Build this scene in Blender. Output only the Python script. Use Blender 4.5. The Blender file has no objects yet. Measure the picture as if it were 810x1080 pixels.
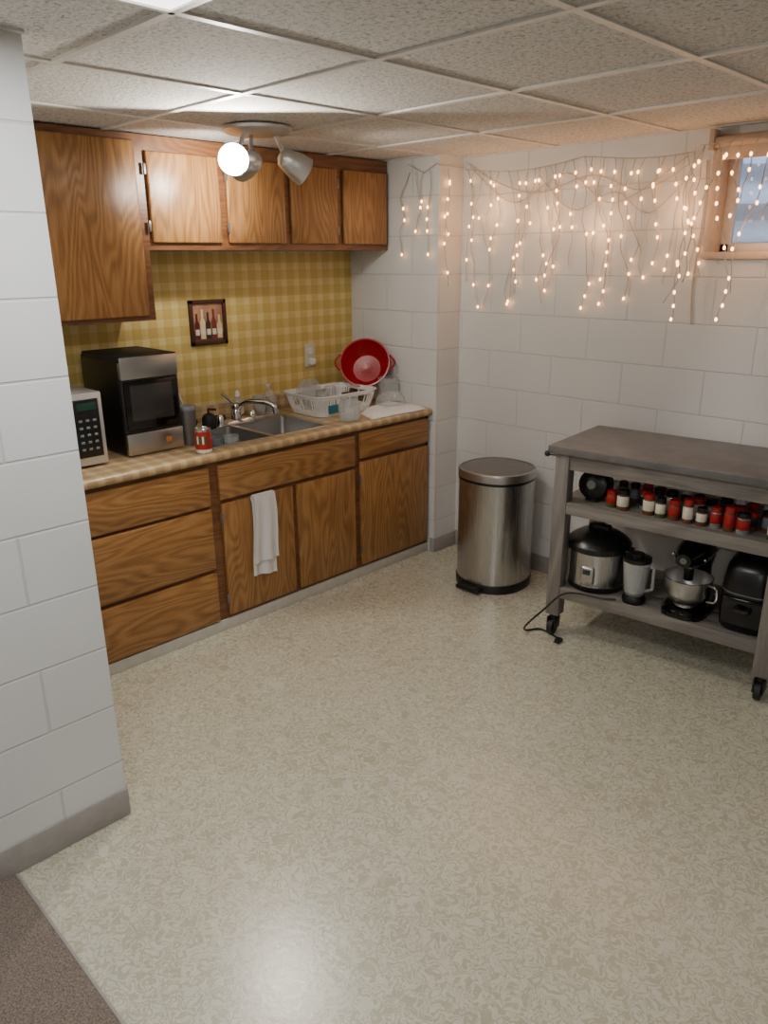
import bpy, bmesh, math, random
from mathutils import Vector, Matrix
from mathutils import noise as mn
random.seed(11)
S=bpy.context.scene
COL=S.collection
# ------------------------------------------------------------------ helpers
def srgb(r,g,b):
    def c(v):
        v/=255.0
        return v/12.92 if v<=0.04045 else ((v+0.055)/1.055)**2.4
    return (c(r),c(g),c(b),1.0)
class N:
    def __init__(s,name):
        s.m=bpy.data.materials.new(name); s.m.use_nodes=True
        s.t=s.m.node_tree; s.b=s.t.nodes['Principled BSDF']; s.out=s.t.nodes['Material Output']
    def n(s,typ,**kw):
        nd=s.t.nodes.new(typ)
        for k,v in kw.items(): setattr(nd,k,v)
        return nd
    def l(s,a,b): s.t.links.new(a,b)
    def val(s,sock,v):
        if isinstance(v,(int,float,tuple,list)): sock.default_value=v
        else: s.l(v,sock)
    def math(s,op,a,b=None,c=None):
        nd=s.n('ShaderNodeMath',operation=op)
        s.val(nd.inputs[0],a)
        if b is not None: s.val(nd.inputs[1],b)
        if c is not None: s.val(nd.inputs[2],c)
        return nd.outputs[0]
    def obj(s):
        return s.n('ShaderNodeTexCoord').outputs['Object']
    def mapping(s,vec,scale=(1,1,1),loc=(0,0,0),rot=(0,0,0)):
        nd=s.n('ShaderNodeMapping'); s.l(vec,nd.inputs['Vector'])
        nd.inputs['Scale'].default_value=scale; nd.inputs['Location'].default_value=loc
        nd.inputs['Rotation'].default_value=rot
        return nd.outputs[0]
    def noise(s,vec,scale=5,detail=3,rough=.5,dist=0):
        nd=s.n('ShaderNodeTexNoise'); s.l(vec,nd.inputs['Vector'])
        nd.inputs['Scale'].default_value=scale; nd.inputs['Detail'].default_value=detail
        nd.inputs['Roughness'].default_value=rough; nd.inputs['Distortion'].default_value=dist
        return nd.outputs['Fac']
    def ramp(s,fac,stops,interp='LINEAR'):
        nd=s.n('ShaderNodeValToRGB'); s.l(fac,nd.inputs[0]); cr=nd.color_ramp; cr.interpolation=interp
        while len(cr.elements)<len(stops): cr.elements.new(.5)
        for e,(p,c) in zip(cr.elements,stops):
            e.position=p; e.color=c if len(c)==4 else (*c,1)
        return nd.outputs[0]
    def mix(s,fac,a,b,mode='MIX'):
        nd=s.n('ShaderNodeMix',data_type='RGBA',blend_type=mode)
        s.val(nd.inputs[0],fac); s.val(nd.inputs[6],a); s.val(nd.inputs[7],b)
        return nd.outputs[2]
    def bump(s,h,strength=.3,dist=.01):
        nd=s.n('ShaderNodeBump'); s.l(h,nd.inputs['Height'])
        nd.inputs['Strength'].default_value=strength; nd.inputs['Distance'].default_value=dist
        s.l(nd.outputs[0],s.b.inputs['Normal'])
    def set(s,**kw):
        for k,v in kw.items():
            s.val(s.b.inputs[k.replace('_',' ')],v)
        return s
def plain(name,col,rough=.5,metal=0.0,var=.06,scale=30,**kw):
    m=N(name)
    f=m.noise(m.obj(),scale,3)
    c2=tuple(min(1,x*(1+var)) for x in col[:3])+(1,)
    c1=tuple(x*(1-var) for x in col[:3])+(1,)
    m.l(m.ramp(f,[(.3,c1),(.7,c2)]),m.b.inputs['Base Color'])
    m.set(Roughness=rough,Metallic=metal,**kw)
    return m.m
def wood(name,grain,cd,cm,cl,rough=.36,lines=150,amp=.20,sc=1.0):
    m=N(name); o=m.obj()
    lo=[5.0*sc]*3; fi=[260*sc]*3
    ax='xyz'.index(grain); lo[ax]=.9*sc; fi[ax]=10*sc
    n1=m.noise(m.mapping(o,tuple(lo)),1.0,2,.4,.15)
    s1=m.math('MULTIPLY_ADD',m.math('SINE',m.math('MULTIPLY',n1,lines)),.5,.5)
    n2=m.noise(m.mapping(o,tuple(fi)),1.0,4,.6,0)
    lo2=[30*sc]*3; lo2[ax]=1.8*sc
    n3=m.noise(m.mapping(o,tuple(lo2)),1.0,3,.6,.1)
    f=m.math('ADD',m.math('MULTIPLY',s1,amp),m.math('ADD',m.math('MULTIPLY',n2,.52),m.math('MULTIPLY',n3,.34)))
    c=m.ramp(f,[(.30,cd),(.54,cm),(.80,cl)])
    m.l(c,m.b.inputs['Base Color'])
    m.bump(n2,.12,.002)
    m.set(Roughness=rough)
    return m.m
class B:
    def __init__(s,name):
        s.name=name; s.bm=bmesh.new(); s.mats=[]
    def mi(s,mat):
        if mat not in s.mats: s.mats.append(mat)
        return s.mats.index(mat)
    def add(s,tmp,mat,M=None):
        if M is not None: bmesh.ops.transform(tmp,matrix=M,verts=tmp.verts)
        i=s.mi(mat)
        for f in tmp.faces: f.material_index=i
        me=bpy.data.meshes.new('tmp'); tmp.to_mesh(me); tmp.free()
        s.bm.from_mesh(me); bpy.data.meshes.remove(me)
    def box(s,a,b,mat,bev=0,seg=2,M=None):
        t=bmesh.new(); bmesh.ops.create_cube(t,size=1)
        a=Vector(a); b=Vector(b); c=(a+b)/2; d=b-a
        for v in t.verts: v.co=Vector((v.co.x*d.x+c.x,v.co.y*d.y+c.y,v.co.z*d.z+c.z))
        if bev>0:
            bmesh.ops.bevel(t,geom=t.edges[:],offset=bev,segments=seg,profile=.5,affect='EDGES')
        s.add(t,mat,M)
    def loft(s,loops,mat,c0=True,c1=True,M=None,closed=True):
        t=bmesh.new(); vs=[[t.verts.new(p) for p in L] for L in loops]
        n=len(loops[0])
        for i in range(len(vs)-1):
            for j in range(n if closed else n-1):
                k=(j+1)%n
                try: t.faces.new((vs[i][j],vs[i][k],vs[i+1][k],vs[i+1][j]))
                except ValueError: pass
        if c0: t.faces.new(list(reversed(vs[0])))
        if c1: t.faces.new(vs[-1])
        if closed: bmesh.ops.recalc_face_normals(t,faces=t.faces)
        s.add(t,mat,M)
    def lathe(s,c,prof,mat,seg=32,M=None,c0=False,c1=False):
        c=Vector(c)
        loops=[[(c.x+r*math.cos(2*math.pi*k/seg),c.y+r*math.sin(2*math.pi*k/seg),c.z+z) for k in range(seg)] for r,z in prof]
        s.loft(loops,mat,c0,c1,M)
    def cyl(s,p0,p1,r,mat,r1=None,seg=20):
        p0=Vector(p0);p1=Vector(p1); d=p1-p0
        q=d.to_track_quat('Z','Y').to_matrix().to_4x4()
        M=Matrix.Translation(p0)@q
        r1=r if r1 is None else r1
        s.lathe((0,0,0),[(r,0),(r1,d.length)],mat,seg,M,True,True)
    def tube(s,pts,r,mat,seg=8):
        pts=[Vector(p) for p in pts]; loops=[]
        prev=None
        for i,p in enumerate(pts):
            d=(pts[min(i+1,len(pts)-1)]-pts[max(i-1,0)]).normalized()
            if prev is None:
                a=d.orthogonal().normalized()
            else:
                a=prev-d*prev.dot(d)
                a=a.normalized() if a.length>1e-6 else d.orthogonal().normalized()
            prev=a; b=d.cross(a)
            loops.append([p+(a*math.cos(2*math.pi*k/seg)+b*math.sin(2*math.pi*k/seg))*r for k in range(seg)])
        s.loft(loops,mat,True,True)
    def sph(s,c,r,mat,M=None,seg=16):
        t=bmesh.new(); bmesh.ops.create_uvsphere(t,u_segments=seg,v_segments=max(4,seg//2),radius=1)
        r=(r,r,r) if isinstance(r,(int,float)) else r
        for v in t.verts: v.co=Vector((v.co.x*r[0]+c[0],v.co.y*r[1]+c[1],v.co.z*r[2]+c[2]))
        s.add(t,mat,M)
    def done(s,M=None,ang=38,flat=False):
        bm=s.bm
        if not flat:
            for f in bm.faces: f.smooth=True
            for e in bm.edges:
                if len(e.link_faces)==2:
                    if e.calc_face_angle(0)>math.radians(ang): e.smooth=False
        me=bpy.data.meshes.new(s.name); bm.to_mesh(me); bm.free()
        for m in s.mats: me.materials.append(m)
        o=bpy.data.objects.new(s.name,me); COL.objects.link(o)
        if M is not None: o.matrix_world=M
        return o
def sup(cx,cy,z,a,b,n=2.5,seg=40):
    L=[]
    for k in range(seg):
        t=2*math.pi*k/seg; c=math.cos(t); s_=math.sin(t)
        x=a*math.copysign(abs(c)**(2/n),c); y=b*math.copysign(abs(s_)**(2/n),s_)
        L.append((cx+x,cy+y,z))
    return L
def spline(pts,n=8):
    pts=[Vector(p) for p in pts]; out=[]
    P=[pts[0]]+pts+[pts[-1]]
    for i in range(1,len(P)-2):
        for k in range(n):
            t=k/n; a,b,c,d=P[i-1],P[i],P[i+1],P[i+2]
            out.append(.5*((2*b)+(c-a)*t+(2*a-5*b+4*c-d)*t*t+(3*b-a-3*c+d)*t**3))
    out.append(pts[-1]); return out
# ------------------------------------------------------------------ materials
def mk_block():
    m=N('painted_block'); o=m.obj()
    sx=m.n('ShaderNodeSeparateXYZ'); m.l(o,sx.inputs[0])
    u=m.math('ADD',sx.outputs[0],sx.outputs[1])
    cb=m.n('ShaderNodeCombineXYZ'); m.l(m.math('ADD',u,.1),cb.inputs[0]); m.l(sx.outputs[2],cb.inputs[1])
    br=m.n('ShaderNodeTexBrick'); m.l(cb.outputs[0],br.inputs['Vector'])
    br.offset=.5
    br.inputs['Scale'].default_value=1; br.inputs['Mortar Size'].default_value=.0045
    br.inputs['Mortar Smooth'].default_value=.6; br.inputs['Brick Width'].default_value=.406; br.inputs['Row Height'].default_value=.203
    n=m.noise(o,60,5,.6); n2=m.noise(o,1.5,2)
    base=m.ramp(n2,[(.3,srgb(209,210,209)),(.7,srgb(221,222,222))])
    c=m.mix(m.math('MULTIPLY',br.outputs['Fac'],.3),base,srgb(168,167,165))
    m.l(c,m.b.inputs['Base Color'])
    h=m.math('SUBTRACT',m.math('MULTIPLY',n,.16),br.outputs['Fac'])
    m.bump(h,.5,.006); m.set(Roughness=.45); return m.m
M_block=mk_block()
def mk_floor():
    m=N('sheet_vinyl'); o=m.obj()
    d=m.n('ShaderNodeTexNoise'); m.l(o,d.inputs['Vector']); d.inputs['Scale'].default_value=20; d.inputs['Detail'].default_value=2
    v=m.n('ShaderNodeVectorMath',operation='MULTIPLY_ADD'); m.l(d.outputs['Color'],v.inputs[0]); v.inputs[1].default_value=(.08,.08,0); m.l(o,v.inputs[2])
    n1=m.noise(m.mapping(v.outputs[0],(1,1,0)),27,1.5,.45,1.6)
    s1=m.math('ABSOLUTE',m.math('SINE',m.math('MULTIPLY',n1,13)))
    c=m.ramp(s1,[(.20,srgb(175,170,147)),(.62,srgb(185,181,160)),(.97,srgb(206,203,187))])
    n2=m.noise(o,2.5,3,.5)
    c=m.mix(.2,c,m.ramp(n2,[(.3,srgb(176,171,150)),(.7,srgb(197,193,174))]))
    m.l(c,m.b.inputs['Base Color'])
    m.bump(m.noise(o,45,2),.16,.004)
    m.set(Specular_IOR_Level=.7,Coat_Weight=.45,Coat_Roughness=.26)
    m.l(m.math('MULTIPLY_ADD',s1,.06,.24),m.b.inputs['Roughness']); return m.m
M_floor=mk_floor()
def mk_carpet():
    m=N('carpet_pile'); o=m.obj(); n=m.noise(o,200,4,.7)
    m.l(m.ramp(n,[(.3,srgb(94,82,73)),(.7,srgb(174,159,146))]),m.b.inputs['Base Color'])
    m.bump(n,.9,.01); m.set(Roughness=.95); return m.m
M_carpet=mk_carpet()
def mk_ceil():
    m=N('ceiling_tile'); o=m.obj()
    n=m.noise(o,75,4,.65,.6); n2=m.noise(o,200,2,.5)
    c=m.ramp(n,[(.36,srgb(134,132,127)),(.46,srgb(200,198,193)),(.6,srgb(220,218,214))])
    c=m.mix(.3,c,m.ramp(n2,[(.35,srgb(144,141,135)),(.6,srgb(216,213,208))]))
    m.l(c,m.b.inputs['Base Color']); m.bump(n,.8,.006); m.set(Roughness=.9); return m.m
M_ceil=mk_ceil()
def mk_plaid(name,c0,c1,c2,per,rough=.5):
    m=N(name); o=m.obj(); sx=m.n('ShaderNodeSeparateXYZ'); m.l(o,sx.inputs[0])
    u=m.math('ADD',sx.outputs[0],sx.outputs[1])
    def band(x,off,w):
        f=m.math('FRACT',m.math('ADD',m.math('DIVIDE',x,per),off))
        return m.math('LESS_THAN',f,w)
    z=sx.outputs[2]
    zz=z if name=='plaid_wallpaper' else m.math('SUBTRACT',sx.outputs[0],m.math('MULTIPLY',z,1.0))
    if name!='plaid_wallpaper': u=sx.outputs[1]
    w1=m.math('ADD',m.math('MULTIPLY',band(u,100,.42),.5),m.math('MULTIPLY',band(zz,100.2,.42),.5))
    w2=m.math('ADD',band(u,100.75,.07),band(zz,100.85,.07))
    w3=m.math('ADD',band(u,100.5,.05),band(zz,100.6,.05))
    c=m.ramp(w1,[(0,c0),(.5,c1),(1,c2)])
    c=m.mix(m.math('MULTIPLY',w2,.35),c,c2)
    c=m.mix(m.math('MULTIPLY',w3,.3),c,c0)
    n=m.noise(o,120,3)
    c=m.mix(.12,c,m.ramp(n,[(.3,c0),(.7,c2)]))
    m.l(c,m.b.inputs['Base Color']); m.set(Roughness=rough); return m.m
M_paper=mk_plaid('plaid_wallpaper',srgb(196,168,92),srgb(210,186,110),srgb(224,206,146),.088,.45)
M_lam=mk_plaid('plaid_laminate',srgb(162,133,94),srgb(182,157,118),srgb(204,185,150),.075,.3)
oakd,oakm,oakl=srgb(114,78,42),srgb(154,109,62),srgb(180,137,86)
M_oakz=wood('oak_vertical','z',oakd,oakm,oakl)
M_oaky=wood('oak_horizontal','y',oakd,oakm,oakl)
M_frame=wood('oak_frame','y',srgb(86,53,32),srgb(114,74,45),srgb(132,90,57))
M_cart=wood('weathered_wood','x',srgb(96,91,87),srgb(124,118,112),srgb(150,143,136),.6,60,.15)
M_cartz=wood('weathered_wood_leg','z',srgb(96,91,87),srgb(124,118,112),srgb(150,143,136),.6,60,.15)
def mk_top():
    m=N('cart_top_slate'); o=m.obj(); n=m.noise(o,9,5,.6,.4)
    m.l(m.ramp(n,[(.3,srgb(86,84,84)),(.7,srgb(112,109,108))]),m.b.inputs['Base Color'])
    m.set(Roughness=.38); return m.m
M_top=mk_top()
def mk_brushed(name,c,rough,ax):
    m=N(name); o=m.obj(); sc=[300]*3; sc[ax]=4
    n=m.noise(m.mapping(o,tuple(sc)),1,3)
    m.l(m.ramp(n,[(.3,tuple(x*.88 for x in c[:3])),(.7,c)]),m.b.inputs['Base Color'])
    m.l(m.math('MULTIPLY_ADD',n,.12,rough),m.b.inputs['Roughness']); m.set(Metallic=1.0); return m.m
M_steel=mk_brushed('brushed_steel',srgb(188,187,186),.20,2)
M_steelh=mk_brushed('brushed_steel_flat',srgb(190,189,188),.26,1)
M_chrome=plain('chrome',srgb(205,205,205),.1,1.0)
M_black=plain('black_plastic',srgb(18,18,19),.3)
M_blackm=plain('black_matte',srgb(26,25,25),.6)
M_blackg=plain('black_gloss',srgb(8,8,9),.08)
M_white=plain('white_plastic',srgb(228,228,228),.35)
M_silver=plain('satin_silver',srgb(198,198,198),.35,.7)
M_red=plain('red_plastic',srgb(160,16,26),.3)
M_redd=plain('red_label',srgb(165,32,28),.4)
M_cream=plain('cream_label',srgb(225,218,200),.5)
M_tee=plain('tee_white',srgb(208,206,202),.45)
M_base=plain('vinyl_base',srgb(158,153,149),.5)
M_toe=plain('toe_vinyl',srgb(196,193,184),.45)
M_grey=plain('grey_metal',srgb(120,118,118),.35,.6)
M_greyp=plain('grey_plastic',srgb(120,125,132),.4)
M_blue=plain('blue_label',srgb(40,110,130),.4)
M_outlet=plain('ivory',srgb(205,200,180),.4)
M_brown=plain('spice_brown',srgb(96,58,30),.6)
M_green=plain('spice_green',srgb(70,80,40),.6)
M_pic=plain('picture_frame_wood',srgb(64,34,22),.4)
M_wframe=plain('window_wood',srgb(186,168,152),.5)
M_sash=plain('window_sash',srgb(208,202,198),.5)
M_wire=plain('clear_wire',srgb(182,174,166),.4)
def mk_cloth(name,c,s=220):
    m=N(name); o=m.obj(); n=m.noise(o,s,3)
    m.l(m.ramp(n,[(.3,tuple(x*.9 for x in c[:3])),(.7,c)]),m.b.inputs['Base Color']); m.bump(n,.5,.003); m.set(Roughness=.9); return m.m
M_towel=mk_cloth('terry_white',srgb(226,225,224))
def mk_glass(name,c,alpha=.3):
    m=N(name); t=m.n('ShaderNodeBsdfTransparent'); t.inputs[0].default_value=c
    g=m.n('ShaderNodeBsdfGlossy'); g.inputs['Roughness'].default_value=.05
    d=m.n('ShaderNodeBsdfDiffuse'); d.inputs[0].default_value=(.75,.77,.78,1)
    fr=m.n('ShaderNodeLayerWeight'); fr.inputs[0].default_value=.35
    mx=m.n('ShaderNodeMixShader'); m.l(m.math('MULTIPLY_ADD',fr.outputs['Facing'],.6,.05),mx.inputs[0]); m.l(t.outputs[0],mx.inputs[1]); m.l(g.outputs[0],mx.inputs[2])
    m2=m.n('ShaderNodeMixShader'); m2.inputs[0].default_value=alpha; m.l(mx.outputs[0],m2.inputs[1]); m.l(d.outputs[0],m2.inputs[2])
    m.l(m2.outputs[0],m.out.inputs[0]); return m.m
M_glass=mk_glass('clear_glass',(.95,.97,.97,1),.22)
M_pane=mk_glass('window_glass',(.93,.96,1,1),.04)
def emis(name,c,st):
    m=N(name); m.set(Emission_Color=c,Emission_Strength=st,Base_Color=c); return m.m
M_bulb=emis('bulb_warm',(1,.46,.17,1),11)
M_spot=emis('spot_bulb',(1,.94,.84,1),60)
M_spot2=emis('spot_bulb_b',(1,.94,.84,1),14)
M_panel=emis('light_panel_lens',(1,.98,.94,1),4)
# ------------------------------------------------------------------ room
CZ=2.225; BY=.20; SY=-2.43; SX=1.512
def wallbox(name,parts,mat=M_block):
    b=B(name)
    for a,c in parts: b.box(a,c,mat)
    return b.done(flat=True)
YF=-2.79
b=B('floor'); b.box((0,YF,-.1),(5.2,BY,0),M_floor); b.done(flat=True)
b=B('carpet'); b.box((SX+.001,-6.499,-.001),(5.199,YF,.006),M_carpet,0); b.done(flat=True)
b=B('trim_1'); b.box((SX+.01,YF-.004,0),(5.18,YF+.004,.008),M_base,.002); b.done()
b=B('ceiling'); b.box((-.2,-6.7,CZ),(5.4,BY+.2,CZ+.1),M_ceil)
PX0,PY0=1.90,-2.87
b.done(flat=True)
b=B('ceiling_grid')
xs=[1.90+.61*k for k in range(-3,6)]; ys=[-1.65+.61*k for k in range(-8,4)]
for x in xs: b.box((x-.012,-6.5,CZ-.006),(x+.012,BY,CZ+.001),M_tee)
for y in ys: b.box((0,y-.012,CZ-.0065),(5.2,y+.012,CZ+.001),M_tee)
b.box((0,-6.5,CZ-.006),(.022,0,CZ),M_tee); b.box((.70,BY-.022,CZ-.006),(5.2,BY,CZ),M_tee)
b.box((0,-.022,CZ-.006),(.70,0,CZ),M_tee); b.box((SX,-6.5,CZ-.006),(SX+.022,SY,CZ),M_tee)
b.done(flat=True)
wallbox('wall_kitchen',[((-.2,-2.63,-.1),(0,BY+.2,CZ))])
wallbox('wall_pier',[((0,0,0),(.70,BY,CZ))])
wallbox('wall_left',[((1.30,-6.5,-.1),(SX,SY,CZ))])
wallbox('wall_return',[((0,SY-.2,-.1),(1.30,SY,CZ))])
wallbox('wall_right',[((5.2,-6.5,-.1),(5.4,BY+.2,CZ))])
wallbox('wall_front',[((1.30,-6.7,-.1),(5.4,-6.5,CZ))])
WX0,WX1,WZ0,WZ1=2.06,2.96,1.70,2.19
wallbox('wall_back',[((0,BY,-.1),(WX0,BY+.2,CZ)),((WX1,BY,-.1),(5.2,BY+.2,CZ)),((WX0,BY,-.1),(WX1,BY+.2,WZ0)),((WX0,BY,WZ1),(WX1,BY+.2,CZ))])
b=B('plaid_backsplash'); b.box((0.0005,-2.42,.97),(.004,-.001,1.75),M_paper); b.done(flat=True)
def bb(name,a,c):
    b=B(name); b.box(a,c,M_base,.003); b.done()
bb('baseboard_left',(SX,-6.5,0),(SX+.008,SY+.005,.10))
bb('baseboard_return',(.70,SY,0),(SX,SY+.008,.10))
bb('baseboard_back',(.708,BY-.008,0),(5.2,BY,.10))
b=B('baseboard_pier'); b.box((.672,-.008,0),(.70,0,.09),M_base,.002); b.box((.70,-.008,0),(.708,BY,.09),M_base,.002); b.done()
bb('baseboard_right',(5.192,-6.5,0),(5.2,BY,.10))
# window
b=B('window_1')
b.box((WX0,BY-.012,WZ0),(WX0+.045,BY+.16,WZ1),M_wframe,.003)
b.box((WX1-.045,BY-.012,WZ0),(WX1,BY+.16,WZ1),M_wframe,.003)
b.box((WX0,BY-.02,WZ0),(WX1,BY+.16,WZ0+.03),M_wframe,.003)
b.box((WX0,BY-.012,WZ1-.03),(WX1,BY+.16,WZ1),M_wframe,.003)
sx0,sx1,sz0,sz1=WX0+.045,WX1-.045,WZ0+.03,WZ1-.03
for a,c in [((sx0,BY+.06,sz0),(sx0+.04,BY+.10,sz1)),((sx1-.04,BY+.06,sz0),(sx1,BY+.10,sz1)),((sx0,BY+.06,sz0),(sx1,BY+.10,sz0+.035)),((sx0,BY+.06,sz1-.04),(sx1,BY+.10,sz1)),((2.50,BY+.06,sz0),(2.54,BY+.10,sz1))]:
    b.box(a,c,M_sash,.003)
b.box((sx0,BY+.078,sz0),(sx1,BY+.082,sz1),M_pane)
b.done()
b=B('window_shade')
b.cyl((WX0+.021,BY-.04,WZ1-.03),(WX1-.021,BY-.04,WZ1-.03),.022,M_wframe)
b.box((WX0+.03,BY-.05,WZ1-.10),(WX1-.03,BY-.045,WZ1-.03),M_wframe,.002)
b.box((WX0,BY-.07,WZ1-.06),(WX0+.02,BY-.013,WZ1+.02),M_wframe,.002)
b.box((WX1-.02,BY-.07,WZ1-.06),(WX1,BY-.013,WZ1+.02),M_wframe,.002)
b.done()
b=B('window_well'); loops=[]
for i in range(60):
    z=1.3+i*.025; rr=.55+.025*math.sin(i*.9)
    loops.append([(2.51+ (rr+.1)*math.cos(math.pi*k/24),BY+.2+rr*math.sin(math.pi*k/24),z) for k in range(25)])
b.loft(loops,plain('galvanized',srgb(205,210,216),.5,.0),False,False,closed=False); b.box((1.8,BY+.2,1.2),(3.2,BY+.9,1.3),M_carpet); b.done()
# ------------------------------------------------------------------ base cabinets
b=B('base_cabinet')
CY0=SY+.004; CY1=-.004
b.box((.03,CY0,.05),(.62,CY0+.02,.8455),M_frame)
b.box((.03,CY1-.02,.05),(.645,CY1,.8455),M_frame)
b.box((.03,CY0,.05),(.62,CY1,.07),M_frame)
b.box((.62,CY0,.05),(.645,CY1,.8455),M_frame)
b.box((.60,CY0,0),(.655,CY1,.055),M_toe,.003)
FX0,FX1=.645,.665
def front(y0,y1,z0,z1,mat): b.box((FX0,y0,z0),(FX1,y1,z1),mat,.005,2)
for z0,z1 in [(.645,.825),(.335,.63),(.065,.315)]: front(-2.40,-1.505,z0,z1,M_oaky)
front(-1.455,-.605,.66,.825,M_oaky)
front(-1.45,-1.035,.075,.64,M_oakz); front(-1.005,-.61,.075,.64,M_oakz)
front(-.565,-.02,.69,.83,M_oaky); front(-.565,-.02,.075,.67,M_oakz)
for z in (.14,.55):
    b.box((.66,-1.462,z),(.668,-1.45,z+.05),M_grey,.002)
    b.box((.66,-.574,z),(.668,-.565,z+.05),M_grey,.002)
b.done()
SX0,SX1,SY0,SY1=.15,.595,-1.43,-.72
b=B('countertop')
zt,zb=.886,.846
def ct(x0,x1,y0,y1): b.box((x0,y0,zb),(x1,y1,zt),M_lam,0)
ct(.006,SX0+.01,CY0,CY1); ct(SX1-.01,.66,CY0,CY1); ct(SX0+.01,SX1-.01,CY0,SY0+.01); ct(SX0+.01,SX1-.01,SY1-.01,CY1)
b.tube([(.66,CY0,.866),(.66,CY1,.866)],.0201,M_lam,16)
b.box((.005,CY0,.886),(.025,CY1,.965),M_lam,.003)
b.done()
b=B('kitchen_sink')
def basin(x0,x1,y0,y1,depth):
    t=bmesh.new(); bmesh.ops.create_cube(t,size=1)
    for v in t.verts:
        tp=v.co.z>0; k=1 if tp else .93
        v.co=Vector(((x0+x1)/2+v.co.x*(x1-x0)*k,(y0+y1)/2+v.co.y*(y1-y0)*k,zt+.003 if tp else zt-depth))
    top=[f for f in t.faces if all(v.co.z>zt for v in f.verts)]
    bmesh.ops.delete(t,geom=top,context='FACES_ONLY')
    e=[x for x in t.edges if not all(v.co.z>zt for v in x.verts)]
    bmesh.ops.bevel(t,geom=e,offset=.035,segments=4,profile=.5,affect='EDGES')
    for f in t.faces: f.normal_flip()
    b.add(t,M_steelh)
bx0,bx1=SX0+.075,SX1-.02
yb=[(SY0+.02,-1.09),(-1.06,SY1-.02)]
for y0,y1 in yb:
    basin(bx0,bx1,y0,y1,.16)
    b.lathe(((bx0+bx1)/2,(y0+y1)/2,zt-.158),[(.001,0),(.03,0),(.04,.003)],M_chrome,20)
for a,c in [((SX0,SY0),(bx0,SY1)),((bx1,SY0),(SX1,SY1)),((bx0,SY0),(bx1,yb[0][0])),((bx0,yb[1][1]),(bx1,SY1)),((bx0,yb[0][1]),(bx1,yb[1][0]))]:
    b.box((a[0],a[1],zt+.0005),(c[0],c[1],zt+.004),M_steelh)
b.tube([(SX0,SY0,zt+.002),(SX1,SY0,zt+.002),(SX1,SY1,zt+.002),(SX0,SY1,zt+.002),(SX0,SY0,zt+.002)],.004,M_steelh)
b.done()
fy=-1.02
b=B('faucet')
b.loft([sup(.19,fy,.8905,.028,.12,3),sup(.19,fy,.905,.026,.118,3),sup(.19,fy,.912,.02,.10,3)],M_chrome)
b.lathe((.19,fy,.905),[(.026,0),(.024,.04),(.018,.06),(.012,.07)],M_chrome,20,None,False,True)
b.tube(spline([(.19,fy,.95),(.23,fy+.03,1.0),(.31,fy+.09,1.005),(.36,fy+.12,.985),(.365,fy+.125,.96)]),.014,M_chrome,12)
b.cyl((.365,fy+.125,.965),(.366,fy+.126,.945),.017,M_chrome)
b.sph((.19,fy,.98),(.026,.026,.022),M_chrome)
b.tube([(.19,fy,.985),(.17,fy-.03,1.02),(.155,fy-.06,1.05)],.008,M_chrome)
for dy in (-.1,.1): 
    b.lathe((.19,fy+dy,.905),[(.02,0),(.018,.03),(.01,.04)],M_chrome,16,None,False,True)
b.done()
b=B('dish_brush')
b.tube(spline([(.10,-1.25,.91),(.09,-1.27,1.0),(.075,-1.29,1.08)]),.006,M_white)
b.sph((.11,-1.24,.915),(.03,.03,.025),M_blackm); b.done()
b=B('soap_pump')
b.lathe((.21,-1.20,.8905),[(.001,0),(.034,0),(.036,.01),(.036,.05),(.028,.07),(.012,.078)],M_blackm,24,None,False,True)
b.tube([(.21,-1.20,.965),(.21,-1.20,.99),(.25,-1.18,.99)],.006,M_blackm); b.done()
b=B('scrub_sponge')
b.box((.10,-1.15,.8865),(.145,-1.05,.93),M_blackm,.012,3); b.done()
b=B('soap_bottle')
c=(.08,-.93,.8865)
b.lathe(c,[(.001,0),(.027,0),(.029,.008),(.029,.09),(.02,.115),(.010,.122)],M_glass,24)
b.lathe(c,[(.0292,.025),(.0295,.026),(.0295,.075),(.0292,.076)],M_cream,24)
b.lathe(c,[(.012,.118),(.012,.14),(.006,.15),(.001,.151)],M_white,18); b.done()
# ------------------------------------------------------------------ upper cabinets
b=B('upper_cabinet')
ZT=CZ-.007
b.box((.006,SY+.004,1.455),(.32,-1.50,ZT),M_frame)
b.box((.006,-1.50,1.755),(.32,-.006,ZT),M_frame)
def ud(y0,y1,z0,z1): b.box((.32,y0,z0),(.34,y1,z1),M_oakz,.007,3)
ud(-2.42,-1.99,1.475,2.19); ud(-1.98,-1.535,1.475,2.19)
for y0,y1 in [(-1.485,-1.125),(-1.085,-.745),(-.705,-.395),(-.35,-.025)]: ud(y0,y1,1.785,2.155)
for y in (-1.493,-1.085,-.39):
    for z in (1.83,2.06): b.box((.332,y-.008,z),(.342,y+.004,z+.045),M_grey,.002)
b.done()
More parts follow.
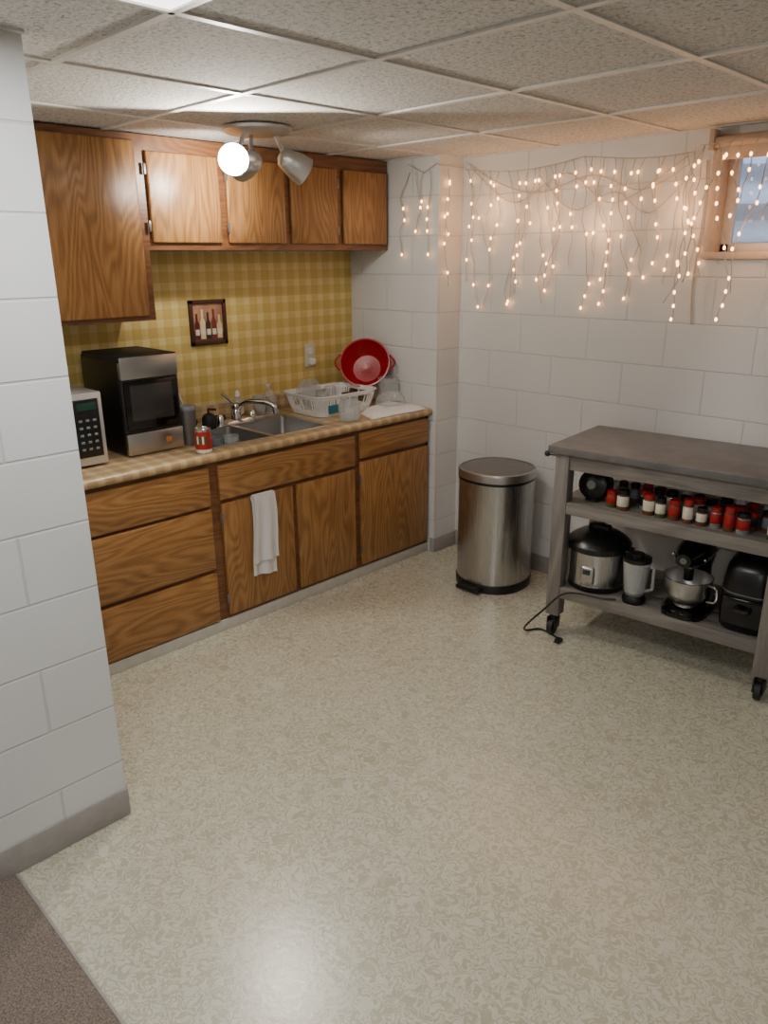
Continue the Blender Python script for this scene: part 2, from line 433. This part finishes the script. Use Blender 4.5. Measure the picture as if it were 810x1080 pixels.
# ------------------------------------------------------------------ appliances
b=B('microwave')
mx0,mx1,my0,my1,mz0,mz1=.12,.50,-2.36,-1.885,.897,1.20
b.box((mx0,my0,mz0),(mx1-.03,my1,mz1),M_silver,.006)
b.box((mx1-.03,my0,mz0),(mx1,my1,mz1),M_silver,.006)
b.box((mx1-.002,my0+.02,mz0+.03),(mx1+.012,my1-.14,mz1-.03),M_blackg,.006)
b.box((mx1-.002,my1-.125,mz0+.035),(mx1+.004,my1-.018,mz1-.025),M_black,.003)
b.box((mx1+.003,my1-.112,mz1-.07),(mx1+.006,my1-.03,mz1-.04),plain('display',srgb(30,60,50),.2),.001)
for i in range(5):
    for j in range(3):
        b.box((mx1+.003,my1-.110+j*.030,mz0+.065+i*.030),(mx1+.0055,my1-.095+j*.030,mz0+.075+i*.030),M_greyp,.001)
b.tube([(mx1+.01,my1-.15,mz0+.05),(mx1+.035,my1-.15,mz0+.06),(mx1+.035,my1-.15,mz1-.06),(mx1+.01,my1-.15,mz1-.05)],.007,M_chrome)
for x in (mx0+.04,mx1-.05):
    for y in (my0+.04,my1-.04): b.cyl((x,y,.8865),(x,y,mz0+.002),.014,M_blackm)
b.done()
b=B('ice_maker')
ix0,ix1,iy0,iy1,iz0,iz1=.09,.455,-1.775,-1.50,.892,1.325
b.box((ix0,iy0,iz0),(ix1-.01,iy1,iz1-.012),M_black,.01,3)
b.box((ix0+.02,iy0-.001,iz1-.03),(ix1+.012,iy1+.001,iz1),M_blackm,.006)
b.box((ix1-.012,iy0,iz1-.10),(ix1+.014,iy1,iz1-.004),M_steelh,.006)
b.box((ix1-.012,iy0,iz0+.1),(ix1+.004,iy1,iz1-.102),M_blackm,.004)
b.box((ix1+.002,iy0+.01,iz0+.11),(ix1+.010,iy1-.01,iz1-.108),M_blackg,.006)
b.box((ix1+.009,iy0+.035,iz0+.15),(ix1+.012,iy1-.035,iz1-.125),plain('smoked_window',srgb(52,50,50),.12),.004)
b.box((ix1-.012,iy0,iz0),(ix1+.014,iy1,iz0+.098),M_steelh,.006)
b.box((ix1+.012,iy0+.185,iz0+.035),(ix1+.017,iy0+.212,iz0+.062),plain('orange_badge',srgb(170,110,50),.4),.002)
for x in (ix0+.04,ix1-.04):
    for y in (iy0+.04,iy1-.04): b.cyl((x,y,.8865),(x,y,iz0+.004),.014,M_blackm)
b.done()
b=B('travel_tumbler')
c=(.43,-1.450,.8865)
b.lathe(c,[(.001,0),(.031,0),(.033,.004),(.038,.14),(.040,.165)],M_grey,28)
b.lathe((c[0],c[1],c[2]+.165),[(.040,0),(.041,.012),(.036,.02),(.001,.022)],M_greyp,28); b.done()
b=B('food_can')
c=(.615,-1.49,.8865)
b.lathe(c,[(.001,0),(.036,0),(.037,.003),(.036,.006)],M_chrome,28)
b.lathe(c,[(.0365,.006),(.0365,.02)],M_cream,28); b.lathe(c,[(.0367,.02),(.0367,.1)],M_redd,28)
b.lathe(c,[(.0365,.1),(.0365,.108),(.037,.111),(.035,.113),(.034,.109),(.001,.108)],M_chrome,28)
for k in range(-3,4):
    a=-.8+k*.22
    b.box((.0362,-.005,.045),(.0376,.005,.08),[M_brown,M_cream,M_green][k%3],.0005,1,Matrix.Translation(c)@Matrix.Rotation(a,4,'Z'))
b.done()
for (x,y,r,h,m) in [(.47,-1.34,.034,.155,M_greyp),(.46,-1.24,.036,.15,M_glass),(.37,-1.30,.034,.15,M_greyp)]:
    b=B('drinking_glass'); b.lathe((x,y,.7295),[(.001,0),(r*.8,0),(r,.006),(r*1.1,h+.02),(r*1.05,h+.02),(r*.9,.01),(.001,.01)],m,24); b.done()
# dish rack
b=B('dish_rack')
rcx,rcy,ra,rb=.29,-.44,.165,.225
def rr(z,k): return sup(rcx,rcy,z,ra*k,rb*k,7,56)
z0,z1=.8885,1.005
b.loft([rr(z0,.86),rr(z0+.004,.86)],M_white)
b.loft([rr(z0,.86),rr(z0+.03,.89),rr(z0+.03,.875),rr(z0,.845)],M_white,False,False)
b.loft([rr(z1-.022,.985),rr(z1,1.0),rr(z1+.002,1.04),rr(z1-.004,1.045),rr(z1-.006,1.0),rr(z1-.022,.97)],M_white,False,False)
lo=rr(z0+.028,.885); hi=rr(z1-.02,.98)
for k in range(56): b.tube([lo[k],hi[k]],.0035,M_white,6)
b.box((rcx+ra*.96,rcy-.16,z0+.02),(rcx+ra*1.0,rcy-.09,z1-.05),M_blue,.002)
for k in range(9):
    y=rcy-.17+k*.042
    b.tube([(rcx-.12,y,z0+.01),(rcx-.12,y,z0+.07),(rcx-.07,y,z0+.07),(rcx-.07,y,z0+.01)],.0025,M_white,6)
b.done()
b=B('dinner_plate')
for k in range(2):
    M=Matrix.Translation((rcx-.06,rcy-.12+k*.042,z0+.098))@Matrix.Rotation(math.radians(82),4,'X')
    b.lathe((0,0,0),[(.001,0),(.05,0),(.085,.012),(.086,.015),(.05,.004),(.001,.004)],M_glass,32,M)
b.done()
b=B('coffee_mug')
M=Matrix.Translation((rcx+.06,rcy+.08,z0+.006))
b.lathe((0,0,0),[(.001,.0),(.034,0),(.038,.005),(.039,.09),(.036,.09),(.034,.01),(.001,.008)],M_brown,28,M)
b.tube([(rcx+.098,rcy+.08,z0+.075),(rcx+.12,rcy+.08,z0+.07),(rcx+.12,rcy+.08,z0+.035),(rcx+.097,rcy+.08,z0+.028)],.005,M_brown); b.done()
for (x,y,h) in [(rcx+.06,rcy-.11,.125),(rcx+.02,rcy-.02,.135)]:
    b=B('drinking_glass')
    b.lathe((x,y,z0+.006),[(.036,0),(.034,h*.5),(.030,h),(.001,h+.001)],M_glass,24); b.lathe((x,y,z0+.006),[(.036,0),(.038,.002),(.036,.005)],M_glass,24); b.done()
b=B('colander')
prof=[(.045,-.10),(.08,-.095),(.115,-.06),(.135,0),(.142,.004),(.142,.008),(.134,.008),(.112,-.056),(.078,-.09),(.001,-.095)]
Mc2=Matrix.Translation((.265,-.145,1.125))@Matrix.Rotation(math.radians(38),4,'Z')@Matrix.Rotation(math.radians(62),4,'X')@Matrix.Scale(1.06,4)
b.lathe((0,0,0),prof,M_red,40,Mc2)
for ring,(r,z,nn) in enumerate([(.03,-.094,8),(.055,-.0935,14),(.0925,-.078,20),(.105,-.064,24),(.117,-.044,26)]):
    for k in range(nn):
        a=2*math.pi*k/nn
        b.sph((0,0,0),(.0035,.0035,.002),M_blackm,Mc2@Matrix.Translation((r*math.cos(a),r*math.sin(a),z+.001)),6)
for s_ in (-1,1):
    pts=[Mc2@Vector((s_*(.138+.03*math.sin(math.pi*k/8)),-.045+.09*k/8,.005)) for k in range(9)]
    b.tube(pts,.006,M_red)
b.done()
b=B('glass_jar')
c=(.575,-.56,.8865)
b.lathe(c,[(.001,0),(.05,0),(.055,.006),(.056,.09),(.048,.105),(.048,.125),(.045,.125),(.045,.105),(.052,.09),(.051,.01),(.001,.008)],M_glass,28); b.done()
b=B('glass_bowl')
c=(.50,-.17,.9185)
b.lathe(c,[(.085,0),(.082,.03),(.055,.065),(.03,.072),(.001,.072)],M_glass,28)
b.lathe(c,[(.085,0),(.088,.001),(.088,.005),(.083,.006)],M_glass,28); b.done()
b=B('measuring_cup')
c=(.385,-.075,.905)
b.lathe(c,[(.001,0),(.05,0),(.055,.01),(.06,.14),(.057,.14),(.051,.012),(.001,.01)],M_glass,28)
b.tube([(c[0]+.05,c[1]-.01,c[2]+.13),(c[0]+.09,c[1]-.01,c[2]+.12),(c[0]+.09,c[1]-.01,c[2]+.05),(c[0]+.05,c[1]-.01,c[2]+.03)],.005,M_glass); b.done()
b=B('drying_mat')
def grid(fn,nu,nv,mat,th=None):
    t=bmesh.new(); vs=[[t.verts.new(fn(i/nu,j/nv)) for j in range(nv+1)] for i in range(nu+1)]
    for i in range(nu):
        for j in range(nv): t.faces.new((vs[i][j],vs[i+1][j],vs[i+1][j+1],vs[i][j+1]))
    b.add(t,mat)
Q=[Vector((.655,-.47,0)),Vector((.675,-.04,0)),Vector((.34,-.03,0)),Vector((.49,-.40,0))]
def cl(u,v):
    p=(Q[0]*(1-u)+Q[1]*u)*(1-v)+(Q[3]*(1-u)+Q[2]*u)*v
    e=min(u,1-u,v,1-v)
    z=.8875+min(1,e*10)*.016+.010*(mn.noise(Vector((u*5,v*4,1)))+.5)*min(1,e*8)+.002
    return Vector((p.x+.012*mn.noise(Vector((u*6,v*6,5))),p.y+.012*mn.noise(Vector((u*6,v*6,9)))*.8,z))
grid(cl,28,20,M_towel)
def cl2(u,v):
    p=cl(u,v); return Vector((p.x,p.y,.8868))
grid(cl2,28,20,M_towel)
b.done(ang=80)
b=B('plastic_cup')
M=Matrix.Translation((.10,-.80,.8865))
b.lathe((0,0,0),[(.001,0),(.028,0),(.038,.11),(.036,.11),(.026,.006),(.001,.005)],M_glass,24,M); b.done()
b=B('plastic_bag')
b.loft([sup(.07,-.71,.887+z,.04*k,.045*k,2.4) for z,k in [(0,.8),(.03,1),(.08,.9),(.11,.6),(.13,.25),(.16,.5)]],M_glass,True,False); b.done()
# hanging towel
b=B('dish_towel')
def tw(u,v):
    w=.062+.012*v; y=-1.235+(u-.5)*2*w+.006*math.sin(v*5)
    z=.645-.40*v- .02*u*v
    x=.674+.006*math.sin(u*11+1)*(.3+v)+.004*v
    if v<.04: x=.669
    return Vector((x+.003,y,z))
grid(tw,26,30,M_towel)
grid(lambda u,v: Vector((tw(u,v).x+.012,tw(u,v).y+.008,.65-.34*v)),26,24,M_towel)
grid(lambda u,v: Vector((.668+.020*u,-1.235+(v-.5)*.124,.6495+.004*math.sin(u*3.14))),6,20,M_towel)
b.done(ang=80)
# picture
b=B('framed_picture')
py0,py1,pz0,pz1=-1.145,-.925,1.285,1.515
X=.0045
for a,c in [((py0,pz0),(py1,pz0+.02)),((py0,pz1-.02),(py1,pz1)),((py0,pz0),(py0+.02,pz1)),((py1-.02,pz0),(py1,pz1))]:
    b.box((X,a[0],a[1]),(X+.02,c[0],c[1]),M_pic,.003)
b.box((X,py0+.01,pz0+.01),(X+.008,py1-.01,pz1-.01),plain('print_background',srgb(170,124,98),.6,var=.3,scale=12))
b.box((X+.008,py0+.02,pz0+.02),(X+.009,py1-.02,pz0+.06),plain('print_table',srgb(98,64,50),.6))
for i,(h,w,cc) in enumerate([(.13,.014,srgb(92,30,26)),(.15,.015,srgb(226,205,160)),(.135,.014,srgb(52,44,40)),(.15,.014,srgb(120,50,36)),(.12,.015,srgb(216,190,150))]):
    y=py0+.042+i*.034; zb_=pz0+.032
    m=plain('print_bottle_%d'%i,cc,.5)
    out=[(-w,0),(w,0),(w,h*.58),(w*.4,h*.72),(w*.4,h),(-w*.4,h),(-w*.4,h*.72),(-w,h*.58)]
    b.loft([[(X+.008,y+p,zb_+q) for p,q in out],[(X+.0105,y+p,zb_+q) for p,q in out]],m)
    b.box((X+.010,y-w*.8,zb_+.02),(X+.0112,y+w*.8,zb_+.05),M_cream)
b.done()
b=B('electrical_outlet')
oy=-.35
b.box((X,oy-.04,1.10),(X+.007,oy+.04,1.235),M_outlet,.003)
for z in (1.14,1.195):
    b.lathe((0,0,0),[(.017,0),(.017,.003),(.001,.003)],M_white,20,Matrix.Translation((X+.006,oy,z))@Matrix.Rotation(math.radians(90),4,'Y'))
    for d in (-.006,.006): b.box((X+.009,oy+d-.001,z-.005),(X+.0098,oy+d+.001,z+.005),M_blackm)
b.box((X+.007,oy-.02,1.115),(X+.035,oy+.02,1.15),M_white,.004)
b.done()
# ------------------------------------------------------------------ ceiling spotlight fixture
b=B('ceiling_spotlight')
fc=Vector((.78,-1.22,CZ-.0065))
b.lathe(fc,[(.001,0),(.14,0),(.14,-.012),(.125,-.022),(.05,-.03),(.001,-.03)],M_silver,40)
heads=[(Vector((.89,-1.42,2.085)),Vector((.80,-.60,-.26)),True),(Vector((.79,-1.29,2.08)),Vector((-.45,.03,-.05)),False),(Vector((.84,-1.08,2.085)),Vector((.25,.85,-.5)),False)]
for hp,hd,brt in heads:
    hd=hd.normalized()
    q=hd.to_track_quat('Z','Y').to_matrix().to_4x4(); M=Matrix.Translation(hp)@q
    b.lathe((0,0,0),[(.001,-.075),(.02,-.074),(.038,-.060),(.046,-.03),(.056,.01),(.060,.05),(.057,.05),(.052,.02),(.03,0),(.001,-.01)],M_silver,32,M)
    b.lathe((0,0,0),[(.001,.046),(.03,.043),(.055,.034)],M_spot if brt else M_spot2,32,M)
    att=hp-hd*.03
    top=Vector((fc.x+(hp.x-fc.x)*.5,fc.y+(hp.y-fc.y)*.5,CZ-.03))
    b.tube([top,(top+att)/2+Vector((0,0,-.01)),att],.009,M_silver)
b.done()
def spot(name,loc,d,e,ang,col=(1,.93,.82),r=.04,blend=.3):
    L=bpy.data.lights.new(name,'SPOT'); L.energy=e; L.spot_size=math.radians(ang); L.spot_blend=blend; L.color=col; L.shadow_soft_size=r
    o=bpy.data.objects.new(name,L); COL.objects.link(o); o.location=loc; o.rotation_euler=Vector(d).to_track_quat('-Z','Y').to_euler(); return o
for i,(hp,hd,brt) in enumerate(heads):
    hd=hd.normalized(); spot('spot_lamp_%d'%i,hp+hd*.062,hd,[46,34,16][i],[178,110,130][i],blend=[.15,.9,.6][i])
# ceiling panels
for i,(x0,y0,e) in enumerate([(PX0,PY0,17),(3.73,-4.70,24)]):
    b=B('ceiling_light_panel')
    b.box((x0+.012,y0+.012,CZ-.004),(x0+.598,y0+.598,CZ-.001),M_panel)
    for a,c in [((x0,y0),(x0+.61,y0+.014)),((x0,y0+.596),(x0+.61,y0+.61)),((x0,y0),(x0+.014,y0+.61)),((x0+.596,y0),(x0+.61,y0+.61))]:
        b.box((a[0],a[1],CZ-.010),(c[0],c[1],CZ-.0066),M_tee)
    b.done(flat=True)
    L=bpy.data.lights.new('panel_lamp_%d'%i,'AREA'); L.shape='RECTANGLE'; L.size=.58; L.size_y=.58; L.energy=e; L.color=(.99,.99,.98)
    o=bpy.data.objects.new('panel_lamp_%d'%i,L); COL.objects.link(o); o.location=(x0+.305,y0+.305,CZ-.02)
# ------------------------------------------------------------------ trash can
b=B('trash_can')
tx,ty=1.215,-.085
def tc(z,k,kb=1): return sup(tx,ty,z,.20*k,.20*k,2.25,56)
b.loft([tc(.0,.99),tc(.045,1.0),tc(.048,.99)],M_black)
b.loft([tc(.048,.975),tc(.60,.975),tc(.602,.96)],M_steel,False,True)
b.loft([tc(.600,.985),tc(.615,.985)],M_black)
b.loft([tc(.615,1.0),tc(.645,1.0),tc(.655,.985),tc(.658,.95)],M_steelh,True,False)
b.loft([tc(.658,.95),tc(.652,.90),tc(.662,.6),tc(.664,.2)],M_grey,False,True)
b.box((tx-.075,ty-.24,.008),(tx+.075,ty-.17,.03),M_black,.008,3)
b.box((tx-.06,ty-.243,.028),(tx+.06,ty-.19,.034),M_blackm,.002)
b.done()
# ------------------------------------------------------------------ kitchen cart (local coords)
ang=math.radians(6)
MC=Matrix.Translation((1.748,-.445,0))@Matrix.Rotation(ang,4,'Z')
L_,D_=1.045,.53
TZ=.925
b=B('kitchen_cart')
b.box((0,0,TZ-.034),(L_,D_,TZ),M_top,.004)
lw=.065
lx=[.03,L_-.03-lw]; ly=[.02,D_-.02-lw]
for x in lx:
    for y in ly:
        b.box((x,y,.105),(x+lw,y+lw,TZ-.034),M_cartz,.003)
b.box((lx[0]+lw,.028,TZ-.105),(lx[1],.05,TZ-.034),M_cart,.002)
b.box((lx[0]+lw,D_-.05,TZ-.105),(lx[1],D_-.028,TZ-.034),M_cart,.002)
for x in (lx[0]+.01,lx[1]+.03): b.box((x,ly[0]+lw,TZ-.105),(x+.022,ly[1],TZ-.034),M_cart,.002)
for z in (.62,.205):
    for k in range(5):
        y0=.025+k*(D_-.05)/5
        b.box((lx[0]+.01,y0+.002,z+.02),(lx[1]+lw-.01,y0+(D_-.05)/5-.002,z+.045),M_cart,.002)
    b.box((lx[0]+lw,.022,z-.005),(lx[1],.045,z+.05),M_cart,.002)
    b.box((lx[0]+lw,D_-.045,z-.005),(lx[1],D_-.022,z+.05),M_cart,.002)
for x in lx:
    for y in ly:
        cx,cy=x+lw/2,y+lw/2
        b.cyl((cx,cy,.085),(cx,cy,.106),.022,M_black)
        b.box((cx-.022,cy-.035,.03),(cx-.014,cy+.02,.09),M_black,.003)
        b.box((cx+.014,cy-.035,.03),(cx+.022,cy+.02,.09),M_black,.003)
        b.box((cx-.022,cy-.02,.078),(cx+.022,cy+.022,.09),M_black,.003)
        b.cyl((cx-.012,cy-.015,.0385),(cx+.012,cy-.015,.0385),.0375,M_blackm,seg=28)
b.cyl((-.03,.06,TZ-.055),(.03,.06,TZ-.055),.006,M_black); b.sph((-.03,.06,TZ-.055),.014,M_black)
b.done(MC)
SH1=.6655; SH0=.2505
b=B('waffle_maker')
M=Matrix.Translation((.17,.16,SH1+.072))@Matrix.Rotation(math.radians(80),4,'X')
b.lathe((0,0,0),[(.001,-.05),(.055,-.05),(.068,-.04),(.071,-.01),(.071,.01),(.066,.04),(.05,.05),(.001,.052)],M_black,36,M)
b.lathe((0,0,0),[(.0715,-.006),(.073,0),(.0715,.006)],M_grey,36,M)
b.box((.14,.12,SH1),(.20,.20,SH1+.012),M_black,.003)
b.lathe((0,0,0),[(.001,.056),(.02,.056),(.024,.05)],M_grey,24,M)
b.done(MC)
b=B('spice_jars')
caps=[M_redd,M_black,M_black,M_white,M_red,M_black]
labs=[M_cream,M_redd,M_blackm,M_redd,M_cream,M_greyp]
fills=[M_brown,M_green,M_brown,M_glass]
rows=[(.10,0),(.17,.022),(.24,0)]
for y,off in rows:
    x=.27+off; 
    while x<.97:
        r=random.choice([.021,.022,.025]); h=random.choice([.085,.09,.10,.075])
        if random.random()<.9:
            c=(x,y+random.uniform(-.008,.008),SH1)
            f=random.choice(fills); lb=random.choice(labs); cp=random.choice(caps)
            b.lathe(c,[(.001,0),(r,0),(r,.018)],f,18)
            b.lathe(c,[(r,.018),(r+.0006,.019),(r+.0006,h*.68),(r,h*.7)],lb,18)
            b.lathe(c,[(r,h*.7),(r*.85,h*.78)],f,18)
            b.lathe(c,[(r*.9,h*.77),(r*.95,h*.78),(r*.95,h*1.0),(r*.85,h*1.02),(.001,h*1.02)],cp,18)
        x+=.052+random.uniform(0,.006)
b.done(MC)
b=B('pressure_cooker')
c=(.20,.18,SH0)
b.lathe(c,[(.001,0),(.125,0),(.132,.008),(.135,.03)],M_black,44)
b.lathe(c,[(.135,.03),(.136,.04),(.136,.185)],M_steel,44)
b.lathe(c,[(.136,.185),(.145,.19),(.147,.215),(.14,.225),(.125,.24),(.09,.262),(.05,.27),(.001,.272)],M_black,44)
b.box((c[0]-.05,c[1]-.02,SH0+.265),(c[0]+.05,c[1]+.02,SH0+.298),M_black,.008,3)
b.box((c[0]-.02,c[1]-.146,SH0+.05),(c[0]+.045,c[1]-.115,SH0+.13),M_steelh,.01,3)
b.box((c[0]-.005,c[1]-.148,SH0+.095),(c[0]+.03,c[1]-.143,SH0+.118),plain('lcd',srgb(40,50,60),.2),.001)
for s_ in (-1,1): b.box((c[0]+s_*.148-.022,c[1]-.035,SH0+.19),(c[0]+s_*.148+.012,c[1]+.035,SH0+.21),M_black,.008,3)
b.done(MC)
b=B('blender_jar')
c=(.415,.10,SH0)
b.lathe(c,[(.001,0),(.05,0),(.052,.02),(.044,.035)],M_black,28)
b.lathe(c,[(.040,.035),(.045,.05),(.058,.17),(.060,.2),(.057,.2),(.055,.17),(.042,.05),(.001,.045)],M_glass,28)
b.lathe(c,[(.061,.195),(.061,.212),(.03,.218),(.03,.23),(.001,.231)],M_black,28)
b.tube([(c[0]+.055,c[1],SH0+.185),(c[0]+.08,c[1]-.01,SH0+.175),(c[0]+.08,c[1]-.01,SH0+.08),(c[0]+.047,c[1],SH0+.06)],.007,M_glass)
b.done(MC)
b=B('stand_mixer')
mx,my=.630,.195
b.loft([sup(mx,my,SH0,.095,.165,3.2),sup(mx,my,SH0+.02,.095,.165,3.2),sup(mx,my,SH0+.032,.085,.15,3)],M_blackg)
b.loft([sup(mx,my+.105,SH0+.03,.055,.05,2.6),sup(mx,my+.105,SH0+.10,.045,.042,2.4),sup(mx,my+.10,SH0+.17,.045,.045,2.4),sup(mx,my+.09,SH0+.22,.055,.07,2.4)],M_blackg)
hl=[]
for k in range(17):
    t=k/16; y=my+.17-.34*t
    r=.070*(math.sin(math.pi*min(1,max(0,t*.93+.035)))**.38)
    hl.append([(mx+r*math.cos(2*math.pi*j/28),y,SH0+.262+ .008*t+r*.95*math.sin(2*math.pi*j/28)) for j in range(28)])
b.loft(hl,M_blackg)
b.tube([(mx-.066,my+.13,SH0+.26),(mx-.070,my-.0,SH0+.262),(mx-.066,my-.10,SH0+.266)],.004,M_chrome)
b.tube([(mx+.066,my+.13,SH0+.26),(mx+.070,my-.0,SH0+.262),(mx+.066,my-.10,SH0+.266)],.004,M_chrome)
b.cyl((mx,my-.155,SH0+.27),(mx,my-.172,SH0+.27),.014,M_grey)
b.cyl((mx,my-.07,SH0+.205),(mx,my-.07,SH0+.155),.02,M_black)
b.lathe((mx,my-.065,SH0+.034),[(.001,.0),(.045,0),(.05,.006),(.045,.012),(.072,.03),(.092,.07),(.099,.132),(.102,.135),(.097,.135),(.090,.07),(.065,.035),(.001,.015)],M_steelh,40)
b.tube(spline([(mx+.096,my-.08,SH0+.15),(mx+.125,my-.09,SH0+.145),(mx+.125,my-.09,SH0+.09),(mx+.09,my-.08,SH0+.078)],5),.006,M_chrome)
b.sph((mx-.07,my+.06,SH0+.225),.012,M_chrome)
b.done(MC)
b=B('air_fryer')
c=(.875,.21)
b.loft([sup(c[0],c[1],SH0+z,.112*k,.15*k,3.2) for z,k in [(0,.93),(.01,.97),(.10,1.0),(.20,.98),(.26,.9),(.29,.78),(.305,.55)]],M_black)
b.loft([sup(c[0],c[1],SH0+.165,.1132,.1512,3.2),sup(c[0],c[1],SH0+.17,.1132,.1512,3.2)],M_grey)
b.box((c[0]-.085,c[1]-.158,SH0+.03),(c[0]+.085,c[1]-.135,SH0+.155),M_blackg,.01,3)
b.tube(spline([(c[0]-.02,c[1]-.15,SH0+.11),(c[0]-.02,c[1]-.185,SH0+.115),(c[0]+.02,c[1]-.185,SH0+.115),(c[0]+.02,c[1]-.15,SH0+.11)],4),.012,M_black)
b.done(MC)
b=B('appliance_cord')
pts=[MC@Vector(p) for p in [(.36,.035,.264),(.30,.010,.262),(.20,-.005,.2625),(.12,-.010,.235),(.05,-.05,.15),(-.02,-.07,.06),(-.04,-.03,.012),(.0,.03,.007),(.06,.02,.007),(.13,-.01,.008)]]
b.tube(spline(pts,8),.0045,M_black)
e=pts[-1]; b.box((e.x-.012,e.y-.035,.001),(e.x+.014,e.y+.005,.02),M_black,.004)
b.tube([(e.x-.005,e.y-.034,.012),(e.x-.005,e.y-.052,.012)],.002,M_chrome); b.tube([(e.x+.006,e.y-.034,.012),(e.x+.006,e.y-.052,.012)],.002,M_chrome)
b.done()
# ------------------------------------------------------------------ fairy lights
b=B('fairy_lights')
yw=BY-.014
def bulb(p,big=.0062):
    b.sph(p,(big,big,big*1.4),M_bulb,None,5)
def drop(x,z0,ln,y):
    n=max(3,int(ln/.055)); pts=[]; px=x; a=random.uniform(-.35,.35)
    for k in range(n+1):
        t=k/n
        pts.append(Vector((px,y-random.uniform(0,.008),z0-ln*t)))
        px+=a*ln/n+random.uniform(-.018,.018)
        if random.random()<.3: a=-a
    b.tube(spline(pts,2),.0022,M_wire,4)
    for k,p in enumerate(pts):
        if k>0 and random.random()<.46: bulb(p+Vector((random.uniform(-.008,.008),-.004,0)))
def env(x):
    P=[(.70,.70),(.8,.74),(.95,.5),(1.05,.62),(1.2,.65),(1.35,.58),(1.5,.70),(1.6,.68),(1.70,.55),(1.85,.45),(1.95,.62),(2.05,.68),(2.2,.64),(2.3,.74),(2.5,.6),(2.8,.6),(3.0,.5)]
    for (a,u),(c,v) in zip(P,P[1:]):
        if a<=x<=c: return u+(v-u)*(x-a)/(c-a)
    return .4
def zt_(x): return 2.165-.035*abs(math.sin((x-.7)*4.2))
b.tube([(.72+.06*k,yw,zt_(.72+.06*k)) for k in range(22)],.0024,M_wire,5)
b.tube([(1.98,yw,zt_(1.98)),(2.04,BY-.09,2.15)]+[(2.04+.06*k,BY-.09,zt_(2.04+.06*k)) for k in range(1,17)],.0024,M_wire,5)
for P in ([(.74,2.19),(.95,2.08),(1.2,2.02),(1.5,2.08),(1.75,2.0),(1.98,2.10),(2.02,2.16)],[(.76,2.17),(1.05,1.98),(1.35,2.10),(1.62,1.95),(1.95,2.12)],[(1.2,2.1),(1.4,1.93),(1.62,2.0),(1.8,1.90),(1.98,2.05)]):
    b.tube(spline([(x_,yw-.004,z_) for x_,z_ in P],6),.0023,M_wire,5)
x=.74
while x<2.95:
    ln=env(x)*random.choice([.4,.65,.8,.95,1.05,1.0])
    yy=yw if not(WX0-.04<x<WX1+.02) else BY-.095
    drop(x,zt_(x),ln,yy)
    x+=random.choice([.03,.04,.05,.06])
x=.50
b.tube([(.49,-.014,2.19),(.60,-.014,2.14),(.69,-.014,2.18),(.716,-.014,2.17),(.716,yw,2.17)],.0022,M_wire,5)
while x<.69:
    drop(x,2.15,random.choice([.15,.3,.42]),-.012); x+=.05
for z0_,ln in [(2.16,.6),(2.14,.35)]:
    pts=[Vector((.716,.05+.02*math.sin(k),z0_-ln*k/8)) for k in range(9)]
    b.tube(pts,.002,M_wire,4)
    for p in pts[1::2]: bulb(p)
# loose end of the string hanging beside the window
b.tube(spline([(2.035,yw+.006,2.10),(2.045,yw+.006,1.9),(2.035,yw+.005,1.6),(2.05,yw+.004,1.42)],8),.0035,M_wire,8)
b.done(ang=90)
for i,(x,z) in enumerate([(.95,1.95),(1.25,1.9),(1.55,1.85),(1.95,1.9),(2.3,1.8),(2.7,1.85)]):
    L=bpy.data.lights.new('fairy_glow_%d'%i,'POINT'); L.energy=.9; L.color=(1,.5,.22); L.shadow_soft_size=.05
    o=bpy.data.objects.new('fairy_glow_%d'%i,L); COL.objects.link(o); o.location=(x,BY-.10,z)
# ------------------------------------------------------------------ world + camera
w=bpy.data.worlds.new('world'); S.world=w; w.use_nodes=True
bg=w.node_tree.nodes['Background']; bg.inputs[0].default_value=(.60,.74,.95,1); bg.inputs[1].default_value=5.0
f=800.0; p=math.radians(18.6); yaw=math.radians(45.0); r=math.radians(.4)
Fh=Vector((-math.sin(yaw),math.cos(yaw),0)); R0=Vector((math.cos(yaw),math.sin(yaw),0)); Z=Vector((0,0,1))
fw=math.cos(p)*Fh-math.sin(p)*Z; up0=math.sin(p)*Fh+math.cos(p)*Z
R=math.cos(r)*R0-math.sin(r)*up0; U=math.cos(r)*up0+math.sin(r)*R0
cam=bpy.data.cameras.new('camera'); co=bpy.data.objects.new('camera',cam); COL.objects.link(co)
cam.sensor_fit='VERTICAL'; cam.sensor_height=36; cam.lens=f/1080*36; cam.clip_start=.02
M=Matrix(((R.x,U.x,-fw.x,3.55),(R.y,U.y,-fw.y,-3.278),(R.z,U.z,-fw.z,1.72),(0,0,0,1)))
co.matrix_world=M
S.camera=co
